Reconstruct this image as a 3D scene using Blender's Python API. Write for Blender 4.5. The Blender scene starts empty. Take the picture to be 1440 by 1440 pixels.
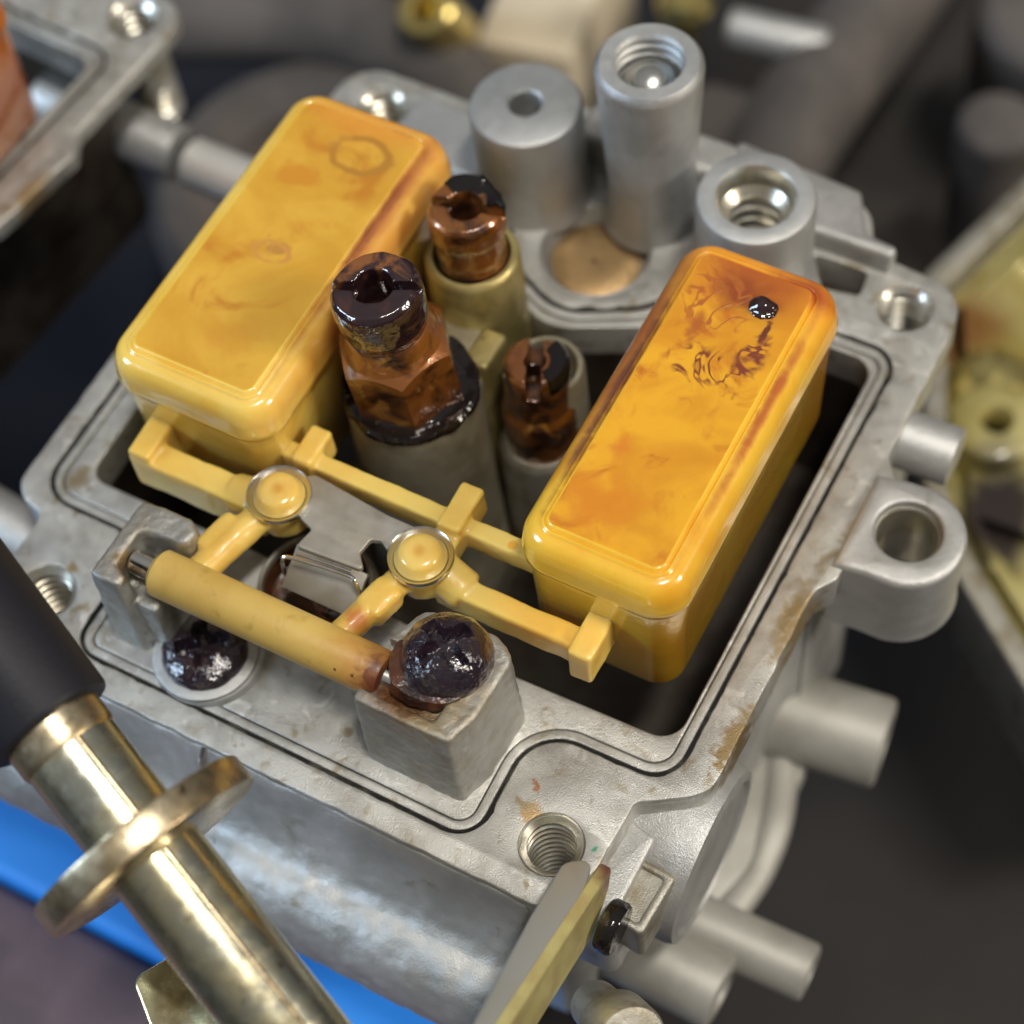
import bpy, bmesh, math, random
from mathutils import Vector, Matrix, noise
from mathutils.geometry import tessellate_polygon
random.seed(7)
PI = math.pi
S = bpy.context.scene
COL = S.collection
S.unit_settings.scale_length = 0.01          # one unit is one centimetre

# ------------------------------------------------------------------ camera
cam_d = bpy.data.cameras.new('camera'); cam = bpy.data.objects.new('camera', cam_d); COL.objects.link(cam)
yaw, el, roll = 2.189, 1.035, -0.149
fwd = Vector((math.cos(el)*math.cos(yaw), math.cos(el)*math.sin(yaw), -math.sin(el)))
rt = fwd.cross(Vector((0, 0, 1))).normalized(); up = rt.cross(fwd)
r2 = math.cos(roll)*rt + math.sin(roll)*up; u2 = -math.sin(roll)*rt + math.cos(roll)*up
M = Matrix((r2, u2, -fwd)).transposed().to_4x4(); M.translation = Vector((8.311, -4.657, 14.627))
cam.matrix_world = M
cam_d.sensor_width = 36; cam_d.lens = 2786/1440*36
cam_d.clip_start = 0.1; cam_d.clip_end = 1000
cam_d.dof.use_dof = True; cam_d.dof.focus_distance = 15.35; cam_d.dof.aperture_fstop = 0.19
S.camera = cam
# ------------------------------------------------------------------ light
W = bpy.data.worlds.new('World'); S.world = W; W.use_nodes = True
nt = W.node_tree; bg = nt.nodes['Background']
tc = nt.nodes.new('ShaderNodeTexCoord'); sx = nt.nodes.new('ShaderNodeSeparateXYZ'); rp = nt.nodes.new('ShaderNodeValToRGB')
mr = nt.nodes.new('ShaderNodeMapRange'); mr.inputs[1].default_value = -1; mr.inputs[2].default_value = 1
nt.links.new(tc.outputs['Generated'], sx.inputs[0]); nt.links.new(sx.outputs['Z'], mr.inputs[0]); nt.links.new(mr.outputs[0], rp.inputs[0])
e = rp.color_ramp.elements; e[0].position = 0.42; e[0].color = (0.025, 0.025, 0.027, 1); e[1].position = 0.95; e[1].color = (0.40, 0.395, 0.38, 1)
nt.links.new(rp.outputs[0], bg.inputs['Color']); bg.inputs['Strength'].default_value = 0.72

def area(name, loc, target, size, power, color):
    l = bpy.data.lights.new(name, 'AREA'); l.shape = 'RECTANGLE'; l.size, l.size_y = size; l.energy = power; l.color = color
    o = bpy.data.objects.new(name, l); COL.objects.link(o); o.location = loc
    o.rotation_euler = (Vector(target)-Vector(loc)).to_track_quat('-Z', 'Y').to_euler(); return o
area('ceiling_lamp', (40, -8, 130), (2.5, 2.5, 0), (30, 10), 112000, (1.0, 0.95, 0.86))
area('side_lamp', (110, 25, 62), (2.5, 2.5, 0), (24, 24), 84000, (1.0, 0.91, 0.77))
area('window_light', (-95, -70, 62), (2.5, 2.5, 0), (40, 52), 135000, (0.60, 0.79, 1.0))
S.view_settings.view_transform = 'Standard'; S.view_settings.look = 'None'; S.view_settings.exposure = 0.0; S.view_settings.gamma = 1

# ------------------------------------------------------------------ materials
def mat(name, base, metal=0.0, rough=0.5, c2=None, nscale=6.0, lo=0.4, hi=0.65, bumps=(), coat=0.0, coat_rough=0.05,
        sss=0.0, sss_r=(1, .4, .1), sss_s=0.2, rvar=0.0, stains=(), spec=None, detail=5.0, distort=0.0, trans=0.0, ior=None, layers=(), veins=(), rings=()):
    m = bpy.data.materials.new(name); m.use_nodes = True
    t = m.node_tree; N = t.nodes; L = t.links; b = N['Principled BSDF']
    tcn = N.new('ShaderNodeTexCoord'); co = tcn.outputs['Object']
    def nz(scale, det=5.0, dis=0.0, rgh=0.55):
        n = N.new('ShaderNodeTexNoise'); n.inputs['Scale'].default_value = scale; n.inputs['Detail'].default_value = det
        n.inputs['Distortion'].default_value = dis; n.inputs['Roughness'].default_value = rgh; L.new(co, n.inputs['Vector']); return n.outputs['Fac']
    def rng(v, a, b_, c=0.0, d=1.0):
        r = N.new('ShaderNodeMapRange'); r.interpolation_type = 'SMOOTHSTEP'
        r.inputs[1].default_value = a; r.inputs[2].default_value = b_; r.inputs[3].default_value = c; r.inputs[4].default_value = d
        L.new(v, r.inputs[0]); return r.outputs[0]
    def op(k, a, b_):
        n = N.new('ShaderNodeMath'); n.operation = k
        for i, v in enumerate((a, b_)):
            if isinstance(v, (int, float)): n.inputs[i].default_value = v
            else: L.new(v, n.inputs[i])
        return n.outputs[0]
    def mix(f, a, c):
        n = N.new('ShaderNodeMix'); n.data_type = 'RGBA'
        L.new(f, n.inputs[0])
        if isinstance(a, tuple): n.inputs[6].default_value = (*a, 1)
        else: L.new(a, n.inputs[6])
        n.inputs[7].default_value = (*c, 1); return n.outputs[2]
    b.inputs['Metallic'].default_value = metal
    colr = base
    if c2 is not None:
        colr = mix(rng(nz(nscale, detail, distort), lo, hi), colr, c2)
    for (lc, lscale, llo, lhi, ldis) in layers:
        colr = mix(rng(nz(lscale, 6.0, ldis), llo, lhi), colr, lc)
    rough_out = None; stain_all = None
    for (cen, rad, sc, amp, nsc, hard, scol) in stains:
        # a patch round a point: distance (scaled per axis) wobbled by noise
        vm = N.new('ShaderNodeVectorMath'); vm.operation = 'SUBTRACT'; L.new(co, vm.inputs[0]); vm.inputs[1].default_value = cen
        vs = N.new('ShaderNodeVectorMath'); vs.operation = 'MULTIPLY'; L.new(vm.outputs[0], vs.inputs[0]); vs.inputs[1].default_value = sc
        vl = N.new('ShaderNodeVectorMath'); vl.operation = 'LENGTH'; L.new(vs.outputs[0], vl.inputs[0])
        d = op('ADD', vl.outputs['Value'], op('MULTIPLY', op('SUBTRACT', nz(nsc, 5, 0.6), 0.5), amp))
        k = rng(d, rad*(1-hard), rad, 1.0, 0.0)
        colr = mix(k, colr, scol)
        stain_all = k if stain_all is None else op('MAXIMUM', stain_all, k)
    vein_h = None
    def dist(cen, sc):
        vm = N.new('ShaderNodeVectorMath'); vm.operation = 'SUBTRACT'; L.new(co, vm.inputs[0]); vm.inputs[1].default_value = cen
        vs = N.new('ShaderNodeVectorMath'); vs.operation = 'MULTIPLY'; L.new(vm.outputs[0], vs.inputs[0]); vs.inputs[1].default_value = sc
        vl = N.new('ShaderNodeVectorMath'); vl.operation = 'LENGTH'; L.new(vs.outputs[0], vl.inputs[0]); return vl.outputs['Value']
    for (cen, rad, sc, nsc, wid, vcol) in veins:
        d = op('ADD', dist(cen, sc), op('MULTIPLY', op('SUBTRACT', nz(5.0), 0.5), rad*1.6))
        n1 = op('ABSOLUTE', op('SUBTRACT', nz(nsc, 2.0, 1.6), 0.5), 0)
        k = op('MULTIPLY', rng(d, rad*.45, rad, 1, 0), rng(n1, wid*.15, wid, 1, 0))
        colr = mix(k, colr, vcol); vein_h = k if vein_h is None else op('MAXIMUM', vein_h, k)
    for (cen, sc, rad, wid, vcol) in rings:
        d = op('ADD', dist(cen, sc), op('MULTIPLY', op('SUBTRACT', nz(6.0, 4), 0.5), rad*.5))
        k = op('MULTIPLY', rng(op('ABSOLUTE', op('SUBTRACT', d, rad), 0), wid*.3, wid, 1, 0), rng(nz(2.2), .36, .52))
        colr = mix(k, colr, vcol)
    if isinstance(colr, tuple): b.inputs['Base Color'].default_value = (*colr, 1)
    else: L.new(colr, b.inputs['Base Color'])
    if rvar: L.new(rng(nz(9.0), 0.3, 0.7, rough-rvar, rough+rvar), b.inputs['Roughness'])
    else: b.inputs['Roughness'].default_value = rough
    b.inputs['Coat Weight'].default_value = coat; b.inputs['Coat Roughness'].default_value = coat_rough
    if sss:
        b.inputs['Subsurface Weight'].default_value = sss; b.inputs['Subsurface Radius'].default_value = sss_r; b.inputs['Subsurface Scale'].default_value = sss_s
    if spec is not None: b.inputs['Specular IOR Level'].default_value = spec
    if trans: b.inputs['Transmission Weight'].default_value = trans
    if ior: b.inputs['IOR'].default_value = ior
    prev = None
    for (bs, st, dist) in bumps:
        bn = N.new('ShaderNodeBump'); bn.inputs['Strength'].default_value = st; bn.inputs['Distance'].default_value = dist
        L.new(nz(bs, 4.0), bn.inputs['Height'])
        if prev is not None: L.new(prev, bn.inputs['Normal'])
        prev = bn.outputs[0]
    if vein_h is not None:
        bn = N.new('ShaderNodeBump'); bn.inputs['Strength'].default_value = .28; bn.inputs['Distance'].default_value = .02
        L.new(vein_h, bn.inputs['Height'])
        if prev is not None: L.new(prev, bn.inputs['Normal'])
        prev = bn.outputs[0]
    if prev is not None:
        L.new(prev, b.inputs['Normal'])
        if coat: 
            if len(bumps) > 1 or bumps[0][0] < 12: L.new(prev, b.inputs['Coat Normal'])
    return m

BROWN = (0.13, 0.055, 0.02)
MT = {}
MT['machined'] = mat('machined_alloy', (0.49, 0.485, 0.46), 0.6, 0.42, c2=(0.37, 0.36, 0.335), nscale=2.6, rvar=0.10,
    bumps=((80, .55, .009), (28, .16, .010)), layers=(((0.28, 0.23, 0.15), 4.0, .55, .72, .8), ((.10, .085, .065), 16, .70, .76, .3), ((0.62, .61, .58), 3.0, .58, .72, 1.5)),
    stains=(((4.72, .05, 0), .13, (1, 1, 0), .34, 11, .9, (.40, .27, .13)), ((4.64, .28, 0), .05, (1, 1, 0), .22, 18, .7, (.34, .15, .07)),
            ((5.86, 2.55, 0), .20, (1, .35, 0), .34, 8, .8, (.30, .22, .11)), ((6.02, 3.5, 0), .16, (1, .5, 0), .25, 8, .7, (.33, .24, .13)),
            ((5.86, 1.35, 0), .13, (1, .28, 0), .30, 9, .7, (.24, .17, .08)), ((-.36, 1.05, 0), .15, (1, .7, 0), .25, 7, .8, (.30, .24, .15)),
            ((.12, .28, 0), .10, (1, 1, 0), .22, 9, .8, (.28, .2, .1)), ((5.29, .02, 0), .035, (1, .8, 0), .10, 20, .6, (.08, .30, .19))))
MT['cast'] = mat('cast_alloy', (0.50, 0.50, 0.495), 0.62, 0.40, c2=(0.41, 0.41, 0.40), nscale=1.8, rvar=0.07,
    bumps=((75, .5, .011), (24, .18, .015)), layers=(((0.28, 0.25, 0.19), 3.2, .62, .78, .5),))
MT['cast_stained'] = mat('cast_alloy_stained', (0.40, 0.385, 0.34), 0.7, 0.46, c2=(0.26, 0.22, 0.15), nscale=3.5, lo=.42, hi=.7, rvar=0.08,
    bumps=((75, .5, .011), (24, .18, .015)))
MT['cast_dull'] = mat('cast_alloy_dull', (0.36, 0.35, 0.32), 0.35, 0.5, c2=(0.29, 0.28, 0.25), nscale=1.5, bumps=((60, .3, .012),))
MT['post'] = mat('post_alloy', (0.40, 0.40, 0.385), 0.7, 0.45, c2=(0.33, 0.31, 0.27), nscale=3.5, lo=.42, hi=.7, rvar=0.08, bumps=((75, .5, .011), (24, .18, .015)),
    stains=(((3.78, .3, 1.1), .70, (1, 1, 1.3), .4, 4, .8, (.30, .22, .11)), ((3.62, .25, 1.06), .42, (1, 1, .8), .34, 6, .6, (.13, .05, .015)), ((1.1, .2, .98), .22, (1, 1, 1), .25, 9, .6, (.28, .20, .10))))
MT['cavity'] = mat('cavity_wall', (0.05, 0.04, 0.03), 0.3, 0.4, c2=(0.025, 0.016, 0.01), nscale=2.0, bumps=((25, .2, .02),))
MT['dark_gap'] = mat('dark_gap', (0.012, 0.011, 0.010), 0.0, 0.8, spec=.2, c2=(.06, .055, .045), nscale=4, lo=.5, hi=.68)
MT['thread'] = mat('thread_metal', (0.62, 0.60, 0.54), 0.9, 0.30, c2=(0.46, 0.42, 0.33), nscale=3.0, bumps=((40, .1, .01),))
MT['satin'] = mat('satin_silver', (0.80, 0.79, 0.76), 0.5, 0.35)
MT['steel'] = mat('bright_steel', (0.66, 0.65, 0.62), 1.0, 0.22, rvar=.05, bumps=((60, .05, .005),))
MT['plate'] = mat('tang_steel', (0.42, 0.40, 0.355), 0.6, 0.5, c2=(0.33, 0.30, 0.25), nscale=2.0, rvar=.06, bumps=((60, .15, .006),))
MT['brass_old'] = mat('aged_brass', (0.46, 0.38, 0.16), 0.65, 0.42, c2=(0.32, 0.26, 0.10), nscale=3.0, rvar=.08, bumps=((45, .18, .015),),
    layers=(((.10, .07, .03), 7.0, .68, .76, .3),))
MT['tower'] = mat('tower_alloy', (0.46, 0.42, 0.32), 0.6, 0.45, c2=(0.34, 0.30, 0.21), nscale=2.5, rvar=.08, bumps=((45, .18, .015),))
MT['brass_disk'] = mat('tarnished_brass_plug', (0.46, 0.30, 0.14), 0.75, 0.48, c2=(0.34, 0.22, 0.10), nscale=3.0, lo=.4, hi=.7, rvar=.08,
    bumps=((30, .12, .01),), stains=(((2.66, 5.2, -.1), .03, (1, 1, 0), .03, 20, .5, (.16, .09, .04)),))
MT['varnish_brass'] = mat('varnished_brass', (0.25, 0.085, 0.016), 0.45, 0.30, c2=(0.03, 0.010, 0.006), nscale=2.6, lo=.44, hi=.64, coat=1.0, coat_rough=.05,
    bumps=((4, .25, .04), (11, .10, .02)), layers=(((.52, .24, .05), 3.4, .58, .72, .6),), distort=.6)
MT['varnish_dark'] = mat('black_varnish', (0.022, 0.009, 0.011), 0.1, 0.18, c2=(0.07, 0.02, 0.012), nscale=4.0, lo=.55, hi=.75, coat=1.0, coat_rough=.04,
    bumps=((3.5, .35, .06), (9, .12, .02)), layers=(((.22, .075, .018), 2.6, .52, .64, .8),))
MT['varnish_pool'] = mat('varnish_pool', (0.008, 0.006, 0.006), 0.0, 0.08, c2=(0.06, 0.02, 0.008), nscale=4.0, lo=.66, hi=.8, coat=0.0, coat_rough=.03, bumps=((5, .4, .05),))
MT['residue'] = mat('varnish_residue', (0.085, 0.026, 0.009), 0.0, 0.30, c2=(0.022, .008, .006), nscale=4, lo=.42, hi=.6, coat=.8, coat_rough=.12, bumps=((8, .4, .05), (22, .4, .03)), layers=(((.30, .15, .05), 6.0, .62, .72, .3),))
MT['gunk'] = mat('burnt_varnish_crust', (0.016, 0.009, 0.016), 0.1, 0.12, c2=(0.03, 0.012, 0.016), nscale=5.0, lo=.5, hi=.7, coat=1.0, coat_rough=.03,
    bumps=((6, .5, .05), (17, .38, .03)), layers=(((.07, .066, .07), 5.0, .66, .74, .5),))
MT['gunk_bare'] = mat('worn_screw_recess', (0.16, 0.15, 0.15), 0.8, 0.4, c2=(0.03, 0.02, 0.02), nscale=8.0, lo=.4, hi=.6, bumps=((30, .5, .03),))
def amber(name, a, b_, stains, layers=(), sss=.6, nscale=1.1, coat=.9, rough=.25, scale=.32, bumps=((2.6, .14, .05), (9, .09, .02)), veins=(), rings=()):
    return mat(name, a, 0.0, rough, c2=b_, nscale=nscale, lo=.35, hi=.7, coat=coat, coat_rough=.05, sss=sss, sss_r=(1.0, .6, .2), sss_s=scale,
               bumps=bumps, stains=stains, layers=layers, distort=.7, veins=veins, rings=rings)
MT['amber_pale'] = amber('amber_pale', (0.82, 0.575, 0.13), (0.76, 0.46, 0.06),
    (((.95, 4.75, 1.55), .70, (.45, 1, .6), .25, 2.5, .95, (.74, .33, .05)), ((1.60, 3.3, 1.45), .34, (1, .14, 1), .14, 3, .9, (.66, .30, .06)),
     ((1.52, 3.7, 1.66), .13, (1, .06, 1), .10, 4, .9, (.50, .19, .04)), ((1.50, 3.6, 1.68), .06, (1, .05, 1), .06, 7, .8, (.30, .09, .025)), ((1.2, 4.46, 1.68), .12, (.5, 1, .6), .12, 5, .7, (.40, .14, .03)), ((.26, 2.6, 1.6), .10, (1, .06, 1), .05, 3, .9, (.88, .60, .12))))
MT['amber_panel'] = amber('amber_pale_panel', (0.67, 0.39, 0.045), (0.56, 0.285, 0.02),
    (((.98, 4.65, 1.6), .52, (.5, 1, .6), .25, 2.5, .95, (.66, .26, .03)), ((.88, 3.0, 1.65), .09, (.5, 1, .3), .30, 9, .7, (.46, .22, .04)),
     ((.62, 3.75, 1.65), .14, (.6, 1, .3), .22, 4, .35, (.56, .24, .015)), ((1.25, 3.9, 1.65), .16, (1, .5, .3), .25, 4, .7, (.50, .20, .012)), ((1.0, 2.1, 1.65), .3, (.8, 1, .3), .5, 3, .8, (.58, .29, .025))),
    layers=(((.62, .30, .03), 12, .74, .80, .2), ((.50, .20, .012), 1.8, .52, .72, 1.0)), rings=(((1.02, 4.16, 1.68), (.75, 1.1, .2), .20, .05, (.42, .19, .02)), ((.86, 2.95, 1.68), (.6, 1, .2), .10, .02, (.55, .26, .05))))
MT['amber_deep'] = amber('amber_deep', (0.80, 0.48, 0.045), (0.74, 0.37, 0.022),
    (((4.8, 4.9, 1.45), 1.25, (.5, 1, .5), .3, 2.0, .95, (.82, .29, .018)), ((3.98, 3.5, 1.6), .22, (1, .10, .6), .12, 3, .9, (.34, .10, .02)), ((4.06, 3.0, 1.67), .08, (1, .05, 1), .07, 5, .8, (.16, .05, .02)),
     ((5.20, 3.3, 1.66), .07, (1, .05, 1), .07, 5, .8, (.46, .13, .02)), ((5.02, 4.45, 1.66), .24, (.5, 1, 1), .18, 4, .8, (.42, .10, .015)), ((5.24, 3.0, 1.5), .05, (1, .3, 1), .07, 9, .7, (.46, .13, .02))))
MT['amber_deep_panel'] = amber('amber_deep_panel', (0.74, 0.37, 0.014), (0.62, 0.26, 0.008),
    (((4.75, 4.70, 1.6), 1.0, (.6, 1, .4), .6, 2.4, .9, (.56, .17, .008)), ((4.6, 4.55, 1.65), .62, (.8, .9, .3), .45, 3.0, .95, (.38, .085, .008)), ((4.55, 4.2, 1.65), .26, (.8, 1, .3), .40, 4, .8, (.27, .055, .008)), ((4.38, 3.75, 1.65), .12, (1.4, .6, .3), .22, 6, .6, (.40, .11, .012)), ((4.35, 2.5, 1.65), .10, (1, .5, .3), .2, 6, .9, (.62, .20, .012)),
     ((4.45, 1.95, 1.65), .40, (.8, 1, .3), .6, 5, .9, (.62, .22, .008)), ((4.90, 3.92, 1.65), .05, (1.2, .26, .3), .10, 9, .5, (.15, .03, .012))),
    sss=.5, nscale=2.0, layers=(((.48, .13, .006), 2.2, .52, .74, 1.2), ((.30, .08, .01), 14, .76, .80, .2)),
    veins=(((4.62, 3.42, 1.68), .34, (.9, 1.4, .2), 2.6, .055, (.20, .04, .010)), ((4.90, 3.62, 1.68), .30, (2.2, .8, .2), 3.0, .06, (.20, .04, .015)), ((4.45, 4.05, 1.68), .42, (1, 1, .2), 2.0, .05, (.40, .11, .014))),
    rings=(((4.62, 3.05, 1.68), (1, 1, .2), .045, .012, (.45, .16, .01)),))
MT['amber_frame'] = amber('amber_frame', (0.76, 0.55, 0.145), (0.70, 0.45, 0.09),
    (((3.3, .27, .95), .30, (.9, 1, 1), .22, 5, .9, (.50, .17, .03)), ((2.95, .58, .9), .16, (1, 1, 1), .14, 8, .8, (.5, .19, .04)), ((4.3, 1.3, .8), .5, (.6, 1, 1), .2, 4, .9, (.86, .50, .085)),
     ((3.75, 1.7, .95), .05, (1, 1, 1), .02, 20, .3, (.75, .40, .05)), ((4.5, 1.15, .95), .025, (1, 1, 1), .02, 20, .3, (.1, .03, .01)), ((1.82, 1.98, 1.03), .02, (1, 1, 1), .01, 20, .3, (.1, .03, .01)), ((3.05, 1.62, .95), .018, (1, 1, 1), .01, 20, .3, (.1, .03, .01))), sss=.55, coat=.35, rough=.36, scale=.16, bumps=((5, .2, .04), (16, .14, .02)),
    layers=(((.74, .42, .08), 3.0, .60, .80, .4),))
MT['amber_sleeve'] = amber('amber_sleeve', (0.60, 0.43, 0.125), (0.52, 0.34, 0.085),
    (((3.46, .27, .95), .46, (.7, .8, .8), .34, 5, .95, (.42, .17, .04)), ((3.44, .16, .95), .27, (.9, .8, .8), .34, 9, .7, (.13, .035, .014)),
     ((3.2, .12, 1.0), .02, (1, 1, 1), .05, 22, .3, (.15, .04, .02)), ((3.28, .22, 1.05), .02, (1, 1, 1), .05, 22, .3, (.15, .04, .02)), ((3.05, .10, 1.0), .016, (1, 1, 1), .04, 22, .3, (.2, .06, .02))), sss=.4, coat=.05, rough=.42, scale=.12, bumps=((30, .14, .01), (5, .14, .02)),
    layers=(((.42, .27, .06), 5.0, .55, .75, .2),))
MT['rivet'] = amber('amber_rivet', (0.78, 0.54, 0.15), (0.70, 0.43, 0.08), (((0, 0, 1.1), .08, (1, 1, .3), .06, 9, .9, (.66, .36, .06)),), coat=1.0, sss=.5)
MT['amber_neighbour'] = amber('amber_neighbour', (0.50, 0.15, 0.012), (0.36, 0.09, 0.008), (((-3.05, 2.5, .6), .6, (1, .2, 1), .2, 2, .9, (.36, .08, .02)),))
MT['drop'] = mat('varnish_drop', (0.02, 0.006, 0.006), 0, .1, coat=1, coat_rough=.03)
MT['zinc_gold'] = mat('yellow_zinc', (0.80, 0.70, 0.42), 1.0, 0.24, c2=(0.60, 0.60, 0.50), nscale=1.6, lo=.4, hi=.65, rvar=.05, bumps=((3, .04, .02),), layers=(((.50, .32, .12), 2.2, .56, .8, .4), ((.35, .30, .2), 6.0, .62, .75, .3)))
MT['zinc_rust'] = mat('yellow_zinc_worn', (0.70, 0.60, 0.42), 1.0, 0.30, c2=(0.50, 0.38, 0.22), nscale=2.4, lo=.4, hi=.65, rvar=.06, bumps=((30, .1, .01),), layers=(((.22, .13, .07), 4.0, .6, .72, .4),))
MT['lever'] = mat('lever_zinc', (0.58, 0.58, 0.55), 0.8, 0.40, c2=(0.54, 0.53, 0.46), nscale=1.0, bumps=((30, .05, .01),))
MT['lever_edge'] = mat('lever_zinc_edge', (0.74, 0.66, 0.28), 0.6, 0.42, c2=(0.62, 0.50, 0.22), nscale=3.0, bumps=((30, .15, .01),), stains=(((5.6, -.1, .2), .35, (1, 1, 1), .2, 5, .6, (.22, .10, .07)),))
MT['rubber'] = mat('black_rubber', (0.012, 0.012, 0.017), 0, .5, spec=.25, bumps=((20, .15, .02),))
MT['rubber_grey'] = mat('dusty_rubber', (0.105, 0.092, 0.085), 0, .7, spec=.2, c2=(.07, .063, .06), nscale=.8, bumps=((10, .15, .03),))
MT['blue'] = mat('blue_plastic', (0.03, 0.30, 0.95), 0, .5, c2=(.025, .26, .85), nscale=.6)
MT['bench'] = mat('bench_top', (0.034, 0.030, 0.028), 0, .7, stains=(((-9, 9, -9), 12, (1, .8, 1), 4, .2, .6, (.010, .011, .017)),), spec=.2, c2=(0.020, .018, .018), nscale=.12, lo=.35, hi=.65, bumps=((3, .2, .05),))  # darker navy patch over the far left of the bench top
MT['mauve'] = mat('mauve_cloth', (0.12, 0.085, 0.105), 0, .85, c2=(.08, .06, .075), nscale=.9, bumps=((18, .3, .04),))
MT['bowl_yellow'] = mat('stained_bowl', (0.46, 0.41, 0.17), 0.2, .42, c2=(.30, .24, .06), nscale=.9, lo=.4, hi=.65, coat=.4,
    stains=(((5.35, 9.0, -4.5), .7, (1, .7, .2), .8, 1.4, .8, (.20, .09, .015)), ((6.6, 6.8, -4.5), .75, (1, .8, .2), .7, 1.6, .7, (.02, .012, .01)), ((6.3, 8.4, -4.5), .35, (1, 1, .2), .5, 2, .7, (.26, .13, .02))))
MT['brass_bright'] = mat('bright_brass', (0.70, 0.60, 0.24), 0.95, .28, c2=(.50, .36, .12), nscale=2, lo=.4, hi=.7)
MT['paper'] = mat('buff_card', (0.58, 0.50, 0.37), 0, .75, c2=(.50, .42, .30), nscale=.7)

# ------------------------------------------------------------------ geometry helpers
def fin(o, ang=35):
    me = o.data
    for p in me.polygons: p.use_smooth = True
    try: me.set_sharp_from_angle(angle=math.radians(ang))
    except Exception: pass
    return o
def tag(o, label, cat, group=None, kind=None):
    if label: o['label'] = label
    if cat: o['category'] = cat
    if group: o['group'] = group
    if kind: o['kind'] = kind
    return o
def thing(name, label, cat, loc=(0, 0, 0), group=None):
    o = bpy.data.objects.new(name, None); COL.objects.link(o); o.location = loc; o.empty_display_size = .3
    return tag(o, label, cat, group)
def worldloc(p):
    v = Vector((0, 0, 0))
    while p is not None: v += p.location; p = p.parent
    return v
def link(name, me, m, parent=None, ang=35):
    o = bpy.data.objects.new(name, me); COL.objects.link(o)
    if m: me.materials.clear(); me.materials.append(MT[m])
    if parent is not None:
        o.parent = parent
        if parent.type == 'EMPTY': o.matrix_parent_inverse = Matrix.Translation(-parent.location)
    return fin(o, ang)
def me_of(bm, name='m'):
    bmesh.ops.recalc_face_normals(bm, faces=bm.faces)
    me = bpy.data.meshes.new(name); bm.to_mesh(me); bm.free(); return me
def joinme(*mes):
    bm = bmesh.new()
    for m in mes: bm.from_mesh(m)
    return me_of(bm)
def xf(me, mtx): me.transform(mtx); return me

def area2(l): return sum(l[i-1][0]*l[i][1]-l[i][0]*l[i-1][1] for i in range(len(l)))/2
def ccw(l, want=True): return l if (area2(l) > 0) == want else l[::-1]
def rounded(pts, default=.1, n=7):
    out = []; k = len(pts)
    for i in range(k):
        p = pts[i]; r = p[2] if len(p) > 2 else default
        P = Vector(p[:2]); A = Vector(pts[i-1][:2]); B = Vector(pts[(i+1) % k][:2])
        a = (A-P); b = (B-P); la, lb = a.length, b.length; a.normalize(); b.normalize()
        cosang = max(-1, min(1, a.dot(b))); th = math.acos(cosang)
        if r <= 1e-4 or th > PI-.03: out.append(tuple(P)); continue
        t = min(r/math.tan(th/2), la*.48, lb*.48); rr = t*math.tan(th/2)
        bis = (a+b).normalized(); c = P+bis*(rr/math.sin(th/2))
        s = P+a*t-c; e_ = P+b*t-c
        a0 = math.atan2(s.y, s.x); a1 = math.atan2(e_.y, e_.x); d = (a1-a0+PI) % (2*PI)-PI
        m = max(2, int(n*abs(d)/(PI/2))+1)
        for j in range(m+1):
            q = a0+d*j/m; out.append((c.x+rr*math.cos(q), c.y+rr*math.sin(q)))
    return out
def circle(x, y, r, n=40, a0=0): return [(x+r*math.cos(a0+2*PI*i/n), y+r*math.sin(a0+2*PI*i/n)) for i in range(n)]
def rect(x0, y0, x1, y1, r=.05, n=5): return rounded([(x0, y0), (x1, y0), (x1, y1), (x0, y1)], r, n)
def inset(loop, d):
    n = len(loop); out = []
    for i in range(n):
        a = Vector(loop[i-1]); p = Vector(loop[i]); b = Vector(loop[(i+1) % n])
        e1 = (p-a); e2 = (b-p)
        if e1.length < 1e-7: e1 = e2
        if e2.length < 1e-7: e2 = e1
        e1.normalize(); e2.normalize()
        n1 = Vector((-e1.y, e1.x)); n2 = Vector((-e2.y, e2.x)); m = (n1+n2)
        if m.length < 1e-6: m = n1
        m.normalize(); c = max(.35, m.dot(n1)); out.append(tuple(p+m*(d/c)))
    return out
def prism(outer, holes=(), prof=((0, -1), (0, 0)), cap_bottom=True, cap_top=True, hole_prof=None):
    """Loops swept through prof = (inset into the material, z) from bottom to top, capped."""
    loops = [ccw(list(outer))]+[ccw(list(h), False) for h in holes]
    bm = bmesh.new(); rings = []
    for li, lp in enumerate(loops):
        pr = prof if li == 0 or hole_prof is None else hole_prof
        rr = [[bm.verts.new((x, y, z)) for x, y in inset(lp, d)] for d, z in pr]
        rings.append(rr)
        for a, b in zip(rr, rr[1:]):
            n = len(a)
            for i in range(n):
                try: bm.faces.new((a[i], a[(i+1) % n], b[(i+1) % n], b[i]))
                except ValueError: pass
    for which, on in ((-1, cap_top), (0, cap_bottom)):
        if not on: continue
        vv = [[v for v in rr[which]] for rr in rings]; flat = [v for r in vv for v in r]
        for tri in tessellate_polygon([[v.co.copy() for v in r] for r in vv]):
            try: bm.faces.new([flat[i] for i in tri])
            except ValueError: pass
    return me_of(bm)
def bev(z0, z1, b=.03, draft=0.0, n=3, bb=0):
    pr = [(-draft, z0)]
    for j in range(n+1):
        a = PI/2*j/n; pr.append((b*(1-math.cos(a)), z1-b+b*math.sin(a)))
    return pr
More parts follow.
